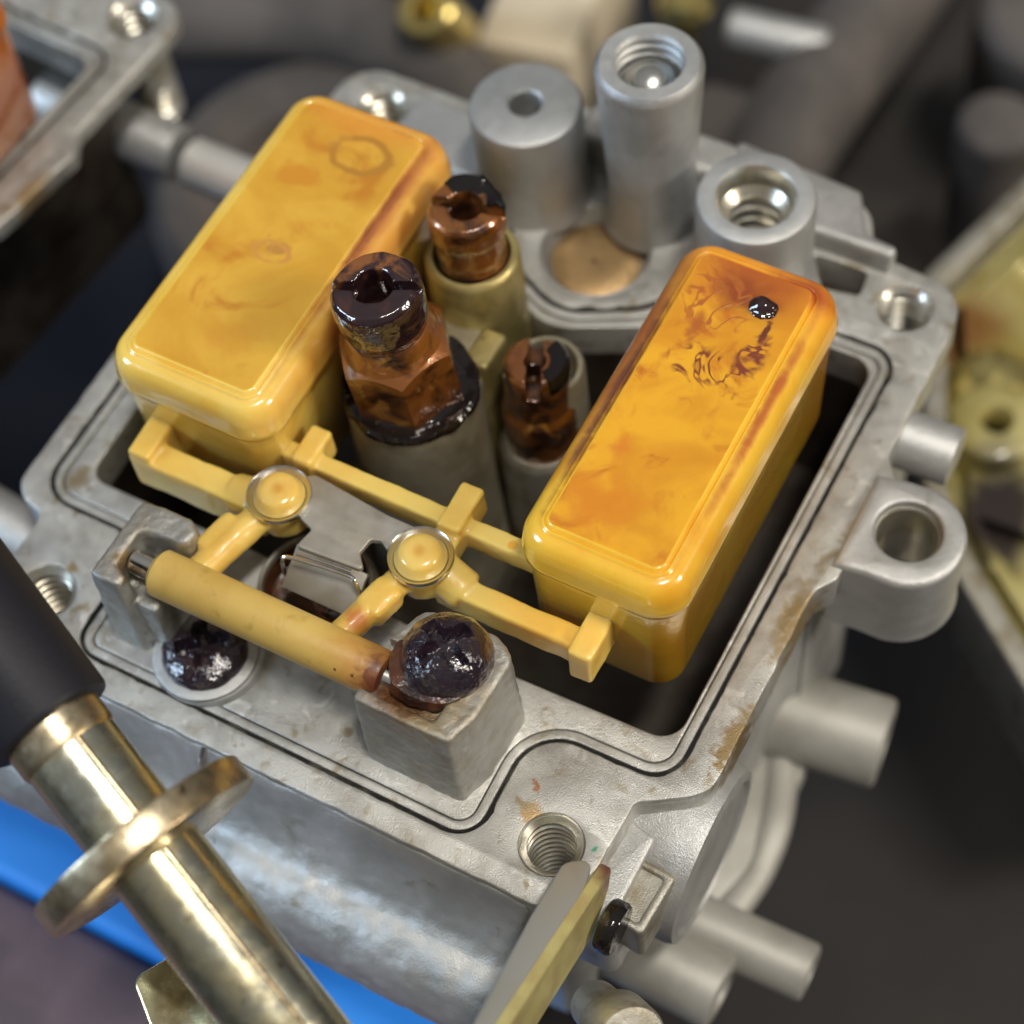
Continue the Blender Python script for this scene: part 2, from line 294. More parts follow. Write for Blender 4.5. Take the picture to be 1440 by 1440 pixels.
def lathe(prof, n=48, mtx=None, cap0=True, cap1=True, wob=None):
    bm = bmesh.new(); rings = []
    for r, z in prof:
        rings.append([bm.verts.new((max(r, 1e-4)*math.cos(2*PI*i/n), max(r, 1e-4)*math.sin(2*PI*i/n), z)) for i in range(n)])
    for a, b in zip(rings, rings[1:]):
        for i in range(n): bm.faces.new((a[i], a[(i+1) % n], b[(i+1) % n], b[i]))
    if cap0: bm.faces.new(rings[0][::-1])
    if cap1: bm.faces.new(rings[-1])
    if mtx is not None: bm.transform(mtx)
    return me_of(bm)
def at(x, y, z=0): return Matrix.Translation((x, y, z))
def axis(p, q):
    p = Vector(p); q = Vector(q); d = (q-p)
    return Matrix.Translation(p) @ d.to_track_quat('Z', 'Y').to_matrix().to_4x4(), d.length
def tube(p, q, r, r1=None, b=.03, n=40, hole=0, depth=.3):
    m, L = axis(p, q); r1 = r if r1 is None else r1
    pr = [(r-b, 0), (r, b), (r1, L-b), (r1-b*.3, L-b*.3), (r1-b, L)]
    if hole: pr += [(hole+.01, L), (hole, L-.02), (hole*.96, L-depth)]
    return lathe(pr, n, m)
def path_tube(pts, r, n=16, sub=8):
    P = [Vector(p) for p in pts]; Q = []
    for i in range(len(P)-1):
        p0 = P[max(i-1, 0)]; p1 = P[i]; p2 = P[i+1]; p3 = P[min(i+2, len(P)-1)]
        for j in range(sub):
            t = j/sub; Q.append(.5*((2*p1)+(-p0+p2)*t+(2*p0-5*p1+4*p2-p3)*t*t+(-p0+3*p1-3*p2+p3)*t**3))
    Q.append(P[-1]); bm = bmesh.new(); rings = []
    nrm = Vector((0, 0, 1))
    for i, q in enumerate(Q):
        d = (Q[min(i+1, len(Q)-1)]-Q[max(i-1, 0)]).normalized(); s = d.cross(nrm)
        s = s.normalized() if s.length > 1e-4 else Vector((1, 0, 0)); u = s.cross(d)
        rings.append([bm.verts.new(q+r*(s*math.cos(2*PI*k/n)+u*math.sin(2*PI*k/n))) for k in range(n)])
    for a, b in zip(rings, rings[1:]):
        for k in range(n): bm.faces.new((a[k], a[(k+1) % n], b[(k+1) % n], b[k]))
    bm.faces.new(rings[0]); bm.faces.new(rings[-1]); return me_of(bm)
def box(x0, y0, z0, x1, y1, z1, b=.03, mtx=None, seg=2):
    bm = bmesh.new(); bmesh.ops.create_cube(bm, size=1)
    bm.transform(Matrix.Translation(((x0+x1)/2, (y0+y1)/2, (z0+z1)/2)) @ Matrix.Diagonal((x1-x0, y1-y0, z1-z0, 1)))
    if b: bmesh.ops.bevel(bm, geom=bm.edges[:], offset=b, segments=seg, affect='EDGES', profile=.5)
    if mtx is not None: bm.transform(mtx)
    return me_of(bm)
def evaluated(me, setup):
    o = bpy.data.objects.new('tmp', me); COL.objects.link(o); extra = setup(o) or []
    dg = bpy.context.evaluated_depsgraph_get(); dg.update()
    out = bpy.data.meshes.new_from_object(o.evaluated_get(dg), depsgraph=dg)
    for x in [o]+extra: bpy.data.objects.remove(x)
    return out
def cut(me, *cutters):
    def su(o):
        ex = []
        for c in cutters:
            k = bpy.data.objects.new('tmpc', c); COL.objects.link(k); ex.append(k)
            md = o.modifiers.new('b', 'BOOLEAN'); md.operation = 'DIFFERENCE'; md.solver = 'EXACT'; md.object = k
        return ex
    return evaluated(me, su)
def fuse(me, voxel=.02, smooth=6, f=.5):
    def su(o):
        r = o.modifiers.new('r', 'REMESH'); r.mode = 'VOXEL'; r.voxel_size = voxel; r.use_smooth_shade = True
        s = o.modifiers.new('s', 'SMOOTH'); s.iterations = smooth; s.factor = f
    return evaluated(me, su)
def roughen(me, amp, scale, seed=0):
    me.update(); nr = [v.normal.copy() for v in me.vertices]
    for v, n_ in zip(me.vertices, nr):
        v.co += n_*amp*noise.fractal(Vector(v.co)*scale+Vector((seed, 0, 0)), 1.0, 2.0, 3)
    return me
def threads(r, depth, pitch=.085, amp=.035, top=0.0, cham=.05, n=44):
    pr = [(r+cham, top), (r, top-cham)]; z = top-cham
    while z > top-depth:
        pr += [(r, z-pitch*.30), (r+amp, z-pitch*.60), (r+amp, z-pitch*.74), (r, z-pitch)]; z -= pitch
    return pr

# ------------------------------------------------------------------ setting
bm = bmesh.new(); vs = [bm.verts.new(v) for v in ((-80, -80, -9), (80, -80, -9), (80, 80, -9), (-80, 80, -9))]; bm.faces.new(vs)
o = link('workbench', me_of(bm), 'bench'); tag(o, None, None, kind='structure')
o = link('mauve_cloth', prism(rounded([(-14, -9), (5.2, -8), (4.6, -1.66), (-14, -1.64)], .4), prof=bev(-8.95, -4.2, .15)), 'mauve')
tag(o, 'dull mauve cloth at the lower left below the gold plated rod', 'cloth')
o = link('blue_tray', prism(rounded([(-14, -1.62), (4.7, -1.62), (4.7, -.6), (-14, -.6)], .15), prof=bev(-8.9, -4.0, .1)), 'blue')
tag(o, 'bright blue plastic tray edge showing beneath the front of the carburetor', 'tray')

# ------------------------------------------------------------------ carburetor
HOLES = [(0.04, 0.0), (4.97, -.10), (5.47, 5.82), (-.04, 5.93)]
OUTER = rounded([(-.44, .30, .1), (-.46, -.60, .42), (5.22, -.60, .25), (5.38, -.10, .1), (5.40, .50, .12), (5.90, .82, .30), (5.90, 2.85, .2), (6.02, 3.0, .1), (6.10, 4.1, .1), (5.94, 4.3, .15),
                 (5.94, 6.2, .4), (5.0, 6.28, .15), (4.75, 6.75, .3), (3.6, 6.85, .4), (1.6, 6.75, .5), (.7, 6.35, .3), (-.60, 6.38, .42), (-.58, 5.4, .2), (-.83, 5.0, .3), (-.83, .72, .45), (-.44, .62, .1)], .1)
GROOVE = rounded([(.53, -.35, .22), (4.42, -.37, .26), (4.40, .73, .38), (5.60, .75, .30), (5.64, 5.33, .26), (3.65, 5.32, .3), (3.35, 4.85, .3), (2.64, 4.48, .5), (1.98, 4.82, .35), (1.75, 5.32, .25), (-.62, 5.32, .3), (-.62, .79, .33), (.53, .79, .32)], .2, 9)
CAV = rounded([(-.29, 1.13, .16), (1.45, 1.13, .1), (1.69, 1.12, .03), (1.70, .58, .42), (2.62, .58, .42), (2.64, 1.10, .03), (4.05, 1.06, .1), (5.46, 1.10, .22), (5.47, 5.16, .2), (3.80, 5.14, .2), (3.45, 4.66, .3), (2.64, 4.27, .5), (1.85, 4.66, .3), (1.6, 5.14, .2), (-.38, 5.14, .2)], .1, 8)
def dense(lp, step=.05):
    out = []
    for i in range(len(lp)):
        a = Vector(lp[i-1]); b = Vector(lp[i]); k = max(1, int((b-a).length/step))
        for j in range(k): out.append(tuple(a.lerp(b, j/k)))
    return out
def jitter(lp, amp, scale, seed, bias=0.0):
    n = len(lp); out = []
    nrm = [(Vector(q)-Vector(p)) for p, q in zip(inset(lp, 0.0), inset(lp, 1e-2))]
    for p, v in zip(lp, nrm):
        f = noise.fractal(Vector((p[0]*scale, p[1]*scale, seed)), 1.0, 2.0, 4)
        out.append(tuple(Vector(p)+v.normalized()*(bias+amp*f) if v.length > 0 else p))
    return out
OUTER = jitter(dense(ccw(OUTER)), .010, 5.0, 1.0)
POCKET = rounded([(4.45, 6.05), (5.02, 6.05), (5.05, 5.78), (4.72, 5.72)], .05)
DISK = circle(2.66, 5.24, .52, 48)

def flange_parts(T):
    link('flange', prism(OUTER, [GROOVE]+[circle(x, y, .26 if i < 2 else .25) for i, (x, y) in enumerate(HOLES)]+[POCKET, DISK], bev(-.42, 0, .018)), 'machined', T, 30)
    link('sealing_ridge', prism(inset(ccw(GROOVE), .028), [inset(ccw(GROOVE), .105)], bev(-.2, -.010, .009)), 'machined', T)
    link('shelf', prism(inset(ccw(GROOVE), .118), [CAV], bev(-.42, -.018, .012)), 'machined', T)
    link('groove_floor', prism(inset(ccw(GROOVE), -.01), [inset(ccw(GROOVE), .125)], ((0, -.36), (0, -.09))), 'dark_gap', T)
    gd = dense(ccw(GROOVE), .03)
    link('gasket_residue', prism(jitter(gd, .022, 5.0, 3.0, -.008), [inset(gd, .02)], ((0, -.08), (0, .003))), 'dark_gap', T)
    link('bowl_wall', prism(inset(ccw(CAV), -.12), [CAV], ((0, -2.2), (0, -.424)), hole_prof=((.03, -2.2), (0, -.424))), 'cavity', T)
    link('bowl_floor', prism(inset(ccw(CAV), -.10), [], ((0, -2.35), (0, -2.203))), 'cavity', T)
    link('casing', prism(inset(ccw(OUTER), .22), [inset(ccw(CAV), -.14)]+[circle(x, y, .27) for x, y in HOLES], ((0, -3.6), (0, -.423))), 'cast', T)
    for i, (x, y) in enumerate(HOLES):
        r = .20
        me = lathe([(.262, -.004), (.25, -.02)]+threads(r, 1.3, pitch=.10, amp=.045, top=-.02, cham=.045)+[(r, -1.4), (.02, -1.45)], 44, at(x, y, 0), cap0=False)
        link('threaded_hole', me, 'thread', T)

T = thing('carburetor', 'upturned grey alloy carburetor with open float chamber and machined gasket flange', 'carburetor')
flange_parts(T)
# threaded bosses on the flange
me = lathe([(.56, -.05), (.53, .2), (.52, 1.04), (.50, 1.08), (.46, 1.10), (.17, 1.10), (.15, 1.08), (.145, .5)], 56, at(1.75, 5.72))
link('round_boss', me, 'cast', T)
me = lathe([(.62, -.05), (.56, .06), (.525, .2), (.51, .5), (.48, .58)], 56, at(1.75, 5.72)); link('boss_foot', me, 'cast', T)
me = lathe([(.47, -.05), (.41, .12), (.405, .6), (.475, 1.90), (.47, 1.95), (.43, 2.0), (.315, 2.0)]+threads(.29, .9, top=1.985, cham=.02, pitch=.1, amp=.03)[1:]+[(.2, 1.05)], 56, at(2.93, 5.88))
link('tall_pillar', me, 'cast', T)
bm = bmesh.new(); bmesh.ops.create_uvsphere(bm, u_segments=32, v_segments=16, radius=.28); bm.transform(at(2.93, 5.88, 1.62)); link('pillar_ball', me_of(bm), 'steel', T)
me = lathe([(.60, -.05), (.55, .1), (.53, .4), (.53, 1.03), (.51, 1.08), (.47, 1.10), (.36, 1.10), (.345, 1.08), (.33, .86), (.27, .80)]+threads(.255, .8, top=.80, cham=.01, pitch=.13, amp=.06)+[(.1, -.04)], 60, at(4.08, 5.60))
link('threaded_boss', me, 'cast', T)
link('boss_thread', lathe([(.352, 1.092), (.335, 1.07), (.322, .87), (.25, .80)]+threads(.235, .75, top=.80, cham=.01, pitch=.15, amp=.05)+[(.1, 0)], 60, at(4.08, 5.60), cap0=False), 'thread', T)
# raised web from the pillar to the corner, pot rim round the brass plug
link('web', prism(rounded([(4.35, 6.10), (5.2, 6.10), (5.22, 6.24), (4.9, 6.27), (4.66, 6.7), (3.4, 6.8), (3.3, 6.2), (3.9, 6.0)], .06), prof=bev(-.05, .26, .06)), 'cast', T)
link('web_cap', prism(rounded([(2.0, 6.1), (3.6, 6.2), (3.5, 6.62), (2.0, 6.6)], .12), prof=bev(-.05, .42, .08)), 'cast', T)
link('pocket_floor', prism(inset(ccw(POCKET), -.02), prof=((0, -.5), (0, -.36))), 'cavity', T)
link('plug_seat', lathe([(.535, -.30), (.535, -.014), (.515, -.004), (.50, -.02), (.455, -.16), (.43, -.18)], 56, at(2.66, 5.24)), 'cast', T)
link('side_web', prism(rounded([(-.2, 5.42), (1.3, 5.45), (1.3, 5.75), (.9, 6.15), (.3, 6.2), (.22, 5.7), (-.2, 5.6)], .08), prof=bev(-.05, .10, .05)), 'cast', T)
# ear lug at the right
L0 = [(5.93, 4.08), (5.93, 3.10), (6.10, 3.12), (6.22, 3.135)]+[(6.39+.495*math.cos(math.radians(a)), 3.645+.51*math.sin(math.radians(a))) for a in range(-84, 88, 6)]+[(6.22, 4.14), (6.10, 4.12)]
link('lug', prism(L0, [circle(6.385, 3.665, .285, 44)], [(-.02, -.92), (0, -.86)]+bev(-.86, .055, .07)[1:], hole_prof=[(0, -.92), (0, -.8)]+bev(-.8, .055, .03)[1:]), 'cast', T)
link('lug_sleeve', lathe([(.283, -.9), (.283, -.05), (.262, -.04), (.255, -.06), (.255, -.9)], 44, at(6.385, 3.665), cap0=False, cap1=False), 'thread', T)
# side pins and spigots below the flange (their axes run to the right)
link('side_pin', tube((5.6, 4.78, -.42), (6.42, 4.80, -.42), .27, b=.04), 'cast', T)
link('spigot', tube((5.0, 2.95, -3.0), (6.68, 3.14, -3.0), .45, b=.06, hole=.25), 'cast_dull', T)
link('spigot', tube((5.2, .74, -3.0), (6.95, .78, -3.0), .28, b=.05, hole=.14), 'cast_dull', T)
link('spigot', tube((5.0, .3, -3.0), (6.32, .26, -3.0), .36, b=.06, hole=.2), 'cast_dull', T)
link('rib', path_tube([(5.8, 2.75, -3.2), (5.9, 2.5, -3.2), (6.05, 2.0, -3.2), (6.08, 1.5, -3.25), (6.0, .9, -3.2)], .17), 'cast_dull', T)
link('rib', box(5.3, .9, -3.4, 6.1, 2.7, -3.1, .08), 'cast_dull', T)
link('shaft_boss', lathe([(.3, 0), (.78, .0), (.80, .05), (.80, .55), (.78, .62), (.70, .64), (.66, .60), (.62, .62), (.1, .62)], 56,
     Matrix.Translation((5.36, .72, -1.05)) @ Matrix.Rotation(PI/2, 4, 'Y')), 'cast', T)
link('corner_block', prism(rounded([(5.26, -.42), (5.62, -.42), (5.62, .42), (5.26, .5)], .05), prof=bev(-1.3, -.30, .04, .05)), 'cast', T)
link('square_pad', prism(rounded([(5.46, -.30), (5.86, -.34), (5.90, .22), (5.48, .24)], .05), [rounded([(5.52, -.23), (5.79, -.26), (5.82, .15), (5.54, .17)], .03)], bev(-.9, -.36, .03)), 'cast_stained', T)
link('pad_floor', prism(rounded([(5.50, -.26), (5.82, -.29), (5.85, .18), (5.52, .2)], .03), prof=((0, -.9), (0, -.40))), 'cast_stained', T)
# rounded body in front of the flange: a profile swept along x
prof = [(-.45, -.06), (-.585, -.06), (-.62, -.10), (-.655, -.20), (-.70, -.42), (-.80, -.66), (-.88, -.78), (-.98, -.86)]
for k in range(11):
    a = math.radians(75-k*15); prof.append((-.93-.52*math.cos(a), -1.42+.58*math.sin(a)))
prof += [(-.9, -2.4), (-.45, -2.4)]
def sweep_x(pr, x0, x1, n=40):
    bm = bmesh.new(); rows = []
    for i in range(n+1):
        x = x0+(x1-x0)*i/n; k = 1.0
        edge = min(i, n-i)/n*(x1-x0); k = 1-max(0, (.16-edge)/.16)**2*.05
        rows.append([bm.verts.new((x, -.45+(y+.45)*k, z)) for y, z in pr])
    m = len(pr)
    for a, b in zip(rows, rows[1:]):
        for j in range(m): bm.faces.new((a[j], b[j], b[(j+1) % m], a[(j+1) % m]))
    bm.faces.new(rows[0]); bm.faces.new(rows[-1]); return me_of(bm)
me = sweep_x(prof, -.55, 5.02)
me = fuse(me, .04, 4); roughen(me, .012, 5)
link('throttle_body', me, 'cast', T)
sl = path_tube([(2.02, -.598, -.06), (2.0, -.668, -.20), (1.97, -.71, -.42), (1.95, -.81, -.66)], .02, 6, 4); link('casting_seam', sl, 'steel', T)
# hinge posts
pl = rounded([(.84, -.05, .04), (1.12, -.05, .03), (1.13, .06, .03), (1.0, .11, .03), (1.0, .44, .03), (1.14, .49, .03), (1.42, .50, .06), (1.43, .66, .08), (1.33, .74, .08), (.86, .72, .07)], .04, 4)
me = joinme(prism(pl, prof=bev(-.06, 1.06, .035, .05)), box(.92, .0, -.06, 1.36, .62, .70, .04))
me = fuse(me, .015, 2); roughen(me, .008, 10)
link('hinge_post', me, 'post', T)
pr_ = rounded([(3.30, -.07, .05), (4.15, -.07, .05), (4.24, .2, .3), (4.26, .78, .14), (4.05, .90, .12), (3.45, .86, .15), (3.30, .5, .1)], .1)
me = cut(prism(pr_, prof=bev(-.06, 1.06, .035, .03)), box(3.2, .04, .93, 3.98, .50, 1.3, .02))
me = fuse(me, .015, 2); roughen(me, .008, 10, 3)
link('hinge_post', me, 'post', T)
link('screw_well', lathe([(.50, -.06), (.49, -.01), (.46, .03), (.42, .03), (.39, .0), (.38, -.04)], 48, at(1.64, .12)), 'cast', T)
link('valve_boss', lathe([(.56, -2.1), (.53, -.03), (.50, .12), (.48, .15), (.46, .14), (.445, .11), (.44, -.25), (.2, -.3)], 52, at(2.16, 1.02)), 'cast_stained', T)
link('well_lining', lathe([(.442, .10), (.43, .06), (.42, -.10), (.36, -.13), (.02, -.135)], 52, at(2.16, 1.02), cap0=False), 'residue', T)
# towers standing in the chamber
link('jet_tower', lathe([(.66, -2.2), (.60, -.6), (.575, .82), (.565, .88), (.54, .90), (.44, .90)], 60, at(2.24, 2.70)), 'tower', T)
link('jet_tower', lathe([(.48, -2.2), (.43, .0), (.42, 1.04), (.405, 1.08), (.38, 1.10), (.345, 1.10), (.33, 1.06), (.33, .9)], 56, at(2.12, 4.03)), 'brass_old', T)
link('tower_rib', prism(rounded([(1.85, 3.1), (2.62, 3.1), (2.58, 3.7), (1.92, 3.7)], .05), prof=bev(-2.2, .55, .06)), 'tower', T)
link('tower_rib', prism(rounded([(2.42, 3.22), (2.66, 3.22), (2.66, 3.62), (2.42, 3.62)], .05), prof=bev(-2.2, .72, .04)), 'brass_old', T)
link('jet_tower', lathe([(.42, -2.2), (.40, -.35), (.38, -.30), (.35, -.26), (.335, -.26)], 44, at(3.06, 3.38)), 'cast_stained', T)
link('air_tube', lathe([(.36, -2.2), (.335, .52), (.31, .58), (.27, .58), (.25, .54), (.25, .2)], 40, at(3.06, 3.56)), 'tower', T)

# ------------------------------------------------------------------ brass plug, jets
B = thing('brass_plug', 'flat tan brass disc plug pressed in the recess beneath the tall pillar', 'plug', (2.66, 5.24, -.2))
link('disc', lathe([(.42, -.22), (.425, -.135), (.405, -.12), (.2, -.112), (0, -.11)], 56, at(2.66, 5.24), cap1=False), 'brass_disk', B)

def slotted(prof, slot_w, slot_d, ztop, r, rot, n=56, hexr=None):
    body = lathe(prof, n)
    c = box(-1, -slot_w/2, ztop-slot_d, 1, slot_w/2, ztop+.3, 0); c.transform(Matrix.Rotation(rot, 4, 'Z'))
    return cut(body, c)
J = thing('main_jet', 'biggest jet, hexagonal and slotted, coated in brown varnish over a black wet ring', 'jet', (2.24, 2.70, .9))
LEAN = Matrix.Translation((2.24, 2.70, .9)) @ Matrix.Rotation(math.radians(4.6), 4, Vector((.47, -.88, 0))) @ Matrix.Translation((-.02, 0, -.9))
hp = rounded(circle(0, 0, .50, 6, math.radians(-52)), .015, 3)
cone = lathe([(.52, 1.38), (.50, 1.46), (.455, 1.54), (.40, 1.62), (.385, 1.75), (.1, 1.76)], 48)
hexa = prism(hp, prof=[(.0, .86), (.0, 1.0), (.0, 1.68)])
def isect(o):
    k = bpy.data.objects.new('tmpc', lathe([(.56, .8), (.56, 1.46), (.475, 1.55), (.40, 1.62), (.1, 1.625)], 64)); COL.objects.link(k)
    md = o.modifiers.new('b', 'BOOLEAN'); md.operation = 'INTERSECT'; md.solver = 'EXACT'; md.object = k; return [k]
me = evaluated(hexa, isect); link('hex_holder', xf(me, LEAN), 'varnish_brass', J)
me = lathe([(.42, 1.58), (.41, 1.62), (.385, 1.66), (.365, 1.72), (.355, 1.80), (.34, 1.82)], 56); link('collar', xf(roughen(me, .012, 4), LEAN), 'varnish_brass', J)
me = slotted([(.30, 1.70), (.345, 1.76), (.335, 1.83), (.345, 1.87), (.37, 1.92), (.375, 2.18), (.36, 2.26), (.32, 2.31), (.175, 2.31), (.16, 2.29), (.15, 1.85), (.02, 1.8)], .085, .13, 2.31, .37, math.radians(22))
me = fuse(me, .013, 3); roughen(me, .014, 3.5, 2)
link('slotted_head', xf(me, LEAN), 'varnish_dark', J)
me = lathe([(.40, .885), (.565, .86), (.585, .89), (.58, .93), (.555, .955), (.52, .95), (.48, .945), (.44, .96), (.40, .98)], 96); roughen(me, .022, 5)
link('varnish_ring', xf(me, at(2.24, 2.70)), 'varnish_pool', J)

J = thing('needle_jet', 'round slotted jet with wide bore, wet brown, on the taller brass column', 'jet', (2.12, 4.03, 1.0))
me = slotted([(.31, .95), (.315, 1.12), (.30, 1.15), (.298, 1.42), (.315, 1.44), (.33, 1.48), (.335, 1.62), (.32, 1.70), (.28, 1.74), (.17, 1.74), (.15, 1.72), (.145, 1.3), (.02, 1.28)], .09, .14, 1.74, .33, math.radians(12))
me = fuse(me, .013, 3); roughen(me, .009, 4, 5)
link('slotted_head', xf(me, at(2.12, 4.03)), 'varnish_brass', J)
me = lathe([(.155, 1.735), (.2, 1.765), (.27, 1.775), (.315, 1.745), (.33, 1.69), (.338, 1.62), (.325, 1.62)], 40, cap0=False, cap1=False)
bm = bmesh.new(); bm.from_mesh(me)
bmesh.ops.delete(bm, geom=[f for f in bm.faces if math.atan2(f.calc_center_median().y, f.calc_center_median().x) < .25 or math.atan2(f.calc_center_median().y, f.calc_center_median().x) > 2.7], context='FACES')
link('varnish_film', xf(roughen(me_of(bm), .03, 5), at(2.12, 4.03)), 'varnish_pool', J)

J = thing('pilot_jet', 'smallest slotted jet, dark and wet, deep beside the right float', 'jet', (3.06, 3.38, -.3))
me = slotted([(.33, -.4), (.33, .25), (.31, .30), (.29, .34), (.285, .78), (.27, .85), (.23, .89), (.09, .89), (.10, .87), (.10, .4)], .13, .2, .89, .29, math.radians(113))
me = fuse(me, .011, 2); roughen(me, .008, 6, 8)
link('slotted_head', xf(me, at(3.06, 3.38)), 'varnish_brass', J)
me = lathe([(.12, .86), (.14, .905), (.2, .918), (.26, .91), (.295, .86), (.302, .78), (.28, .70)], 40, cap0=False, cap1=False)
bm = bmesh.new(); bm.from_mesh(me)
bmesh.ops.delete(bm, geom=[f for f in bm.faces if not (-.6 < math.atan2(f.calc_center_median().y, f.calc_center_median().x) < 1.3)], context='FACES')
link('varnish_film', xf(roughen(me_of(bm), .008, 5), at(3.06, 3.38)), 'varnish_pool', J)

# ------------------------------------------------------------------ float assembly
F = thing('float_assembly', 'amber plastic twin float with hinge sleeve lying in the open float chamber', 'float', (2.5, .27, .88))
def float_block(x0, x1, y0, y1, shell, panel, parent, tilt=0):
    """Hollow moulded float: tapered body, overhanging cap with a seam, soft shoulder and a raised rim round the top panel."""
    z0, zl = .0, 1.27
    rd = rounded([(x0, y0), (x1, y0), (x1, y1), (x0, y1)], .31, 14)
    pr = [(.11, z0), (.075, z0+.04), (.042, zl-.06), (.038, zl-.015), (.018, zl), (0, zl+.03), (.0, zl+.10)]
    for k in range(0, 9):
        a = PI/2*k/8; pr.append((.008+.145*(1-math.cos(a)), 1.40+.25*math.sin(a)))
    pr += [(.165, 1.652), (.172, 1.668), (.182, 1.675), (.192, 1.670), (.200, 1.660), (.208, 1.668), (.218, 1.690), (.232, 1.700), (.245, 1.698), (.27, 1.694)]
    me = prism(rd, prof=pr)
    o = link('float_block', me, shell, parent, 60)
    me.materials.append(MT[panel])
    for p in me.polygons:
        if p.center.z > 1.690 and p.normal.z > .5 and all(me.vertices[i].co.z > 1.692 for i in p.vertices): p.material_index = 1
    return o, None
fb1, _ = float_block(.07, 1.68, 1.43, 4.74, 'amber_pale', 'amber_panel', F)
fb2, fp2 = float_block(3.90, 5.33, 1.40, 4.68, 'amber_deep', 'amber_deep_panel', F)
bm = bmesh.new(); bmesh.ops.create_icosphere(bm, subdivisions=4, radius=1); bm.transform(Matrix.Translation((4.80, 4.12, 1.69)) @ Matrix.Rotation(.3, 4, 'Z') @ Matrix.Diagonal((.125, .095, .055, 1)))
link('varnish_drop', roughen(me_of(bm), .035, 6), 'drop', fb2)
# moulded hinge frame
parts = [tube((1.52, .40, .82), (1.74, 1.15, .84), .13), box(1.44, .56, .70, 1.72, .96, .95, .05, Matrix.Translation((1.6, .8, 0)) @ Matrix.Rotation(-.25, 4, 'Z') @ Matrix.Translation((-1.6, -.8, 0))),
         tube((2.86, .42, .82), (3.06, 1.1, .84), .12), box(2.86, .68, .70, 3.12, 1.0, .95, .05, Matrix.Translation((3, .8, 0)) @ Matrix.Rotation(-.25, 4, 'Z') @ Matrix.Translation((-3, -.8, 0))),
         tube((1.82, 1.27, .62), (1.82, 1.27, .92), .22), tube((3.15, 1.27, .62), (3.15, 1.27, .92), .22),
         box(1.58, 1.63, .70, 4.02, 1.79, .94, .02),
         box(3.12, 1.58, .68, 3.33, 2.03, 1.01, .02), box(1.72, 1.60, .68, 1.92, 1.98, 1.01, .03),
         box(.40, 1.09, .44, 1.70, 1.34, .86, .025), box(3.30, 1.14, .52, 4.66, 1.34, .83, .025),
         box(.40, 1.10, .40, .62, 1.56, .94, .025), box(4.55, 1.06, .48, 4.76, 1.52, .91, .025),
         tube((1.35, 1.24, .72), (1.75, 1.27, .80), .17), tube((3.22, 1.34, .80), (3.55, 1.26, .70), .17),
         prism(rounded([(3.05, 1.2), (3.34, 1.2), (3.34, 1.7), (3.12, 1.7)], .04), prof=bev(.66, .93, .03))]
me = fuse(joinme(*parts), .018, 5, .5); roughen(me, .008, 4)
link('hinge_frame', me, 'amber_frame', F)
me = tube((1.25, .27, .88), (3.40, .27, .88), .200, b=.04, n=56)
link('hinge_sleeve', me, 'amber_sleeve', F)
for x in (1.82, 3.15):
    rme = lathe([(.2, .85), (.245, .95), (.245, .975), (.215, 1.01), (.20, 1.05), (.175, 1.075), (.12, 1.088), (.05, 1.085), (.03, 1.08), (0, 1.078)], 48, cap1=False)
    rv = link('rivet', xf(rme, Matrix.Diagonal((.88, .88, 1, 1))), 'rivet', F); rv.matrix_parent_inverse = Matrix.Translation(-F.location); rv.location = (x, 1.27, 0)
    q = link('rivet_ring', lathe([(.25, .94), (.292, .945), (.308, .965), (.31, .99), (.30, 1.005), (.285, .995), (.25, .965)], 56, Matrix.Diagonal((.88, .88, 1, 1)), cap0=False, cap1=False), 'steel', rv)
tp = rounded([(1.80, 1.30, .05), (2.10, 1.16, .05), (2.22, 1.12, .03), (2.18, .93, .03), (2.80, .97, .03), (2.68, 1.10, .03), (2.70, 1.24, .03), (2.78, 1.27, .04), (2.9, 1.2, .04), (3.10, 1.3, .1), (3.05, 1.50, .1), (2.72, 1.50, .1), (1.95, 1.58, .1)], .04, 4)
link('tang_plate', prism(tp, prof=bev(.905, .955, .012)), 'plate', F)
link('tang_tab', box(2.16, .58, .86, 2.82, .96, .91, .012, Matrix.Translation((2.5, .96, .93)) @ Matrix.Rotation(math.radians(34), 4, 'X') @ Matrix.Translation((-2.5, -.96, -.93))), 'plate', F)

P = link('hinge_pin', tube((1.01, .27, .88), (3.55, .27, .88), .105, b=.025), 'steel'); tag(P, 'bright steel hinge pin whose end shows in the small left post', 'pin')

# needle valve under the tang
V = thing('needle_valve', 'steel float needle with wire clip hooked under the folded metal tang', 'valve', (2.36, .92, .1))
link('needle_body', lathe([(.2, -.2), (.2, .30), (.17, .34), (.10, .36), (.10, .62), (.15, .64), (.15, .70), (.1, .72)], 36, at(2.40, .96)), 'varnish_dark', V)
link('wire_clip', path_tube([(2.10, .80, .60), (2.16, .76, .96), (2.22, .80, 1.0), (2.70, .86, 1.0), (2.80, .84, .97), (2.84, .80, .70)], .018, 8, 6), 'steel', V)
link('clip_bar', path_tube([(2.24, .86, .985), (2.5, .89, .985), (2.72, .91, .98)], .016, 8, 4), 'steel', V)

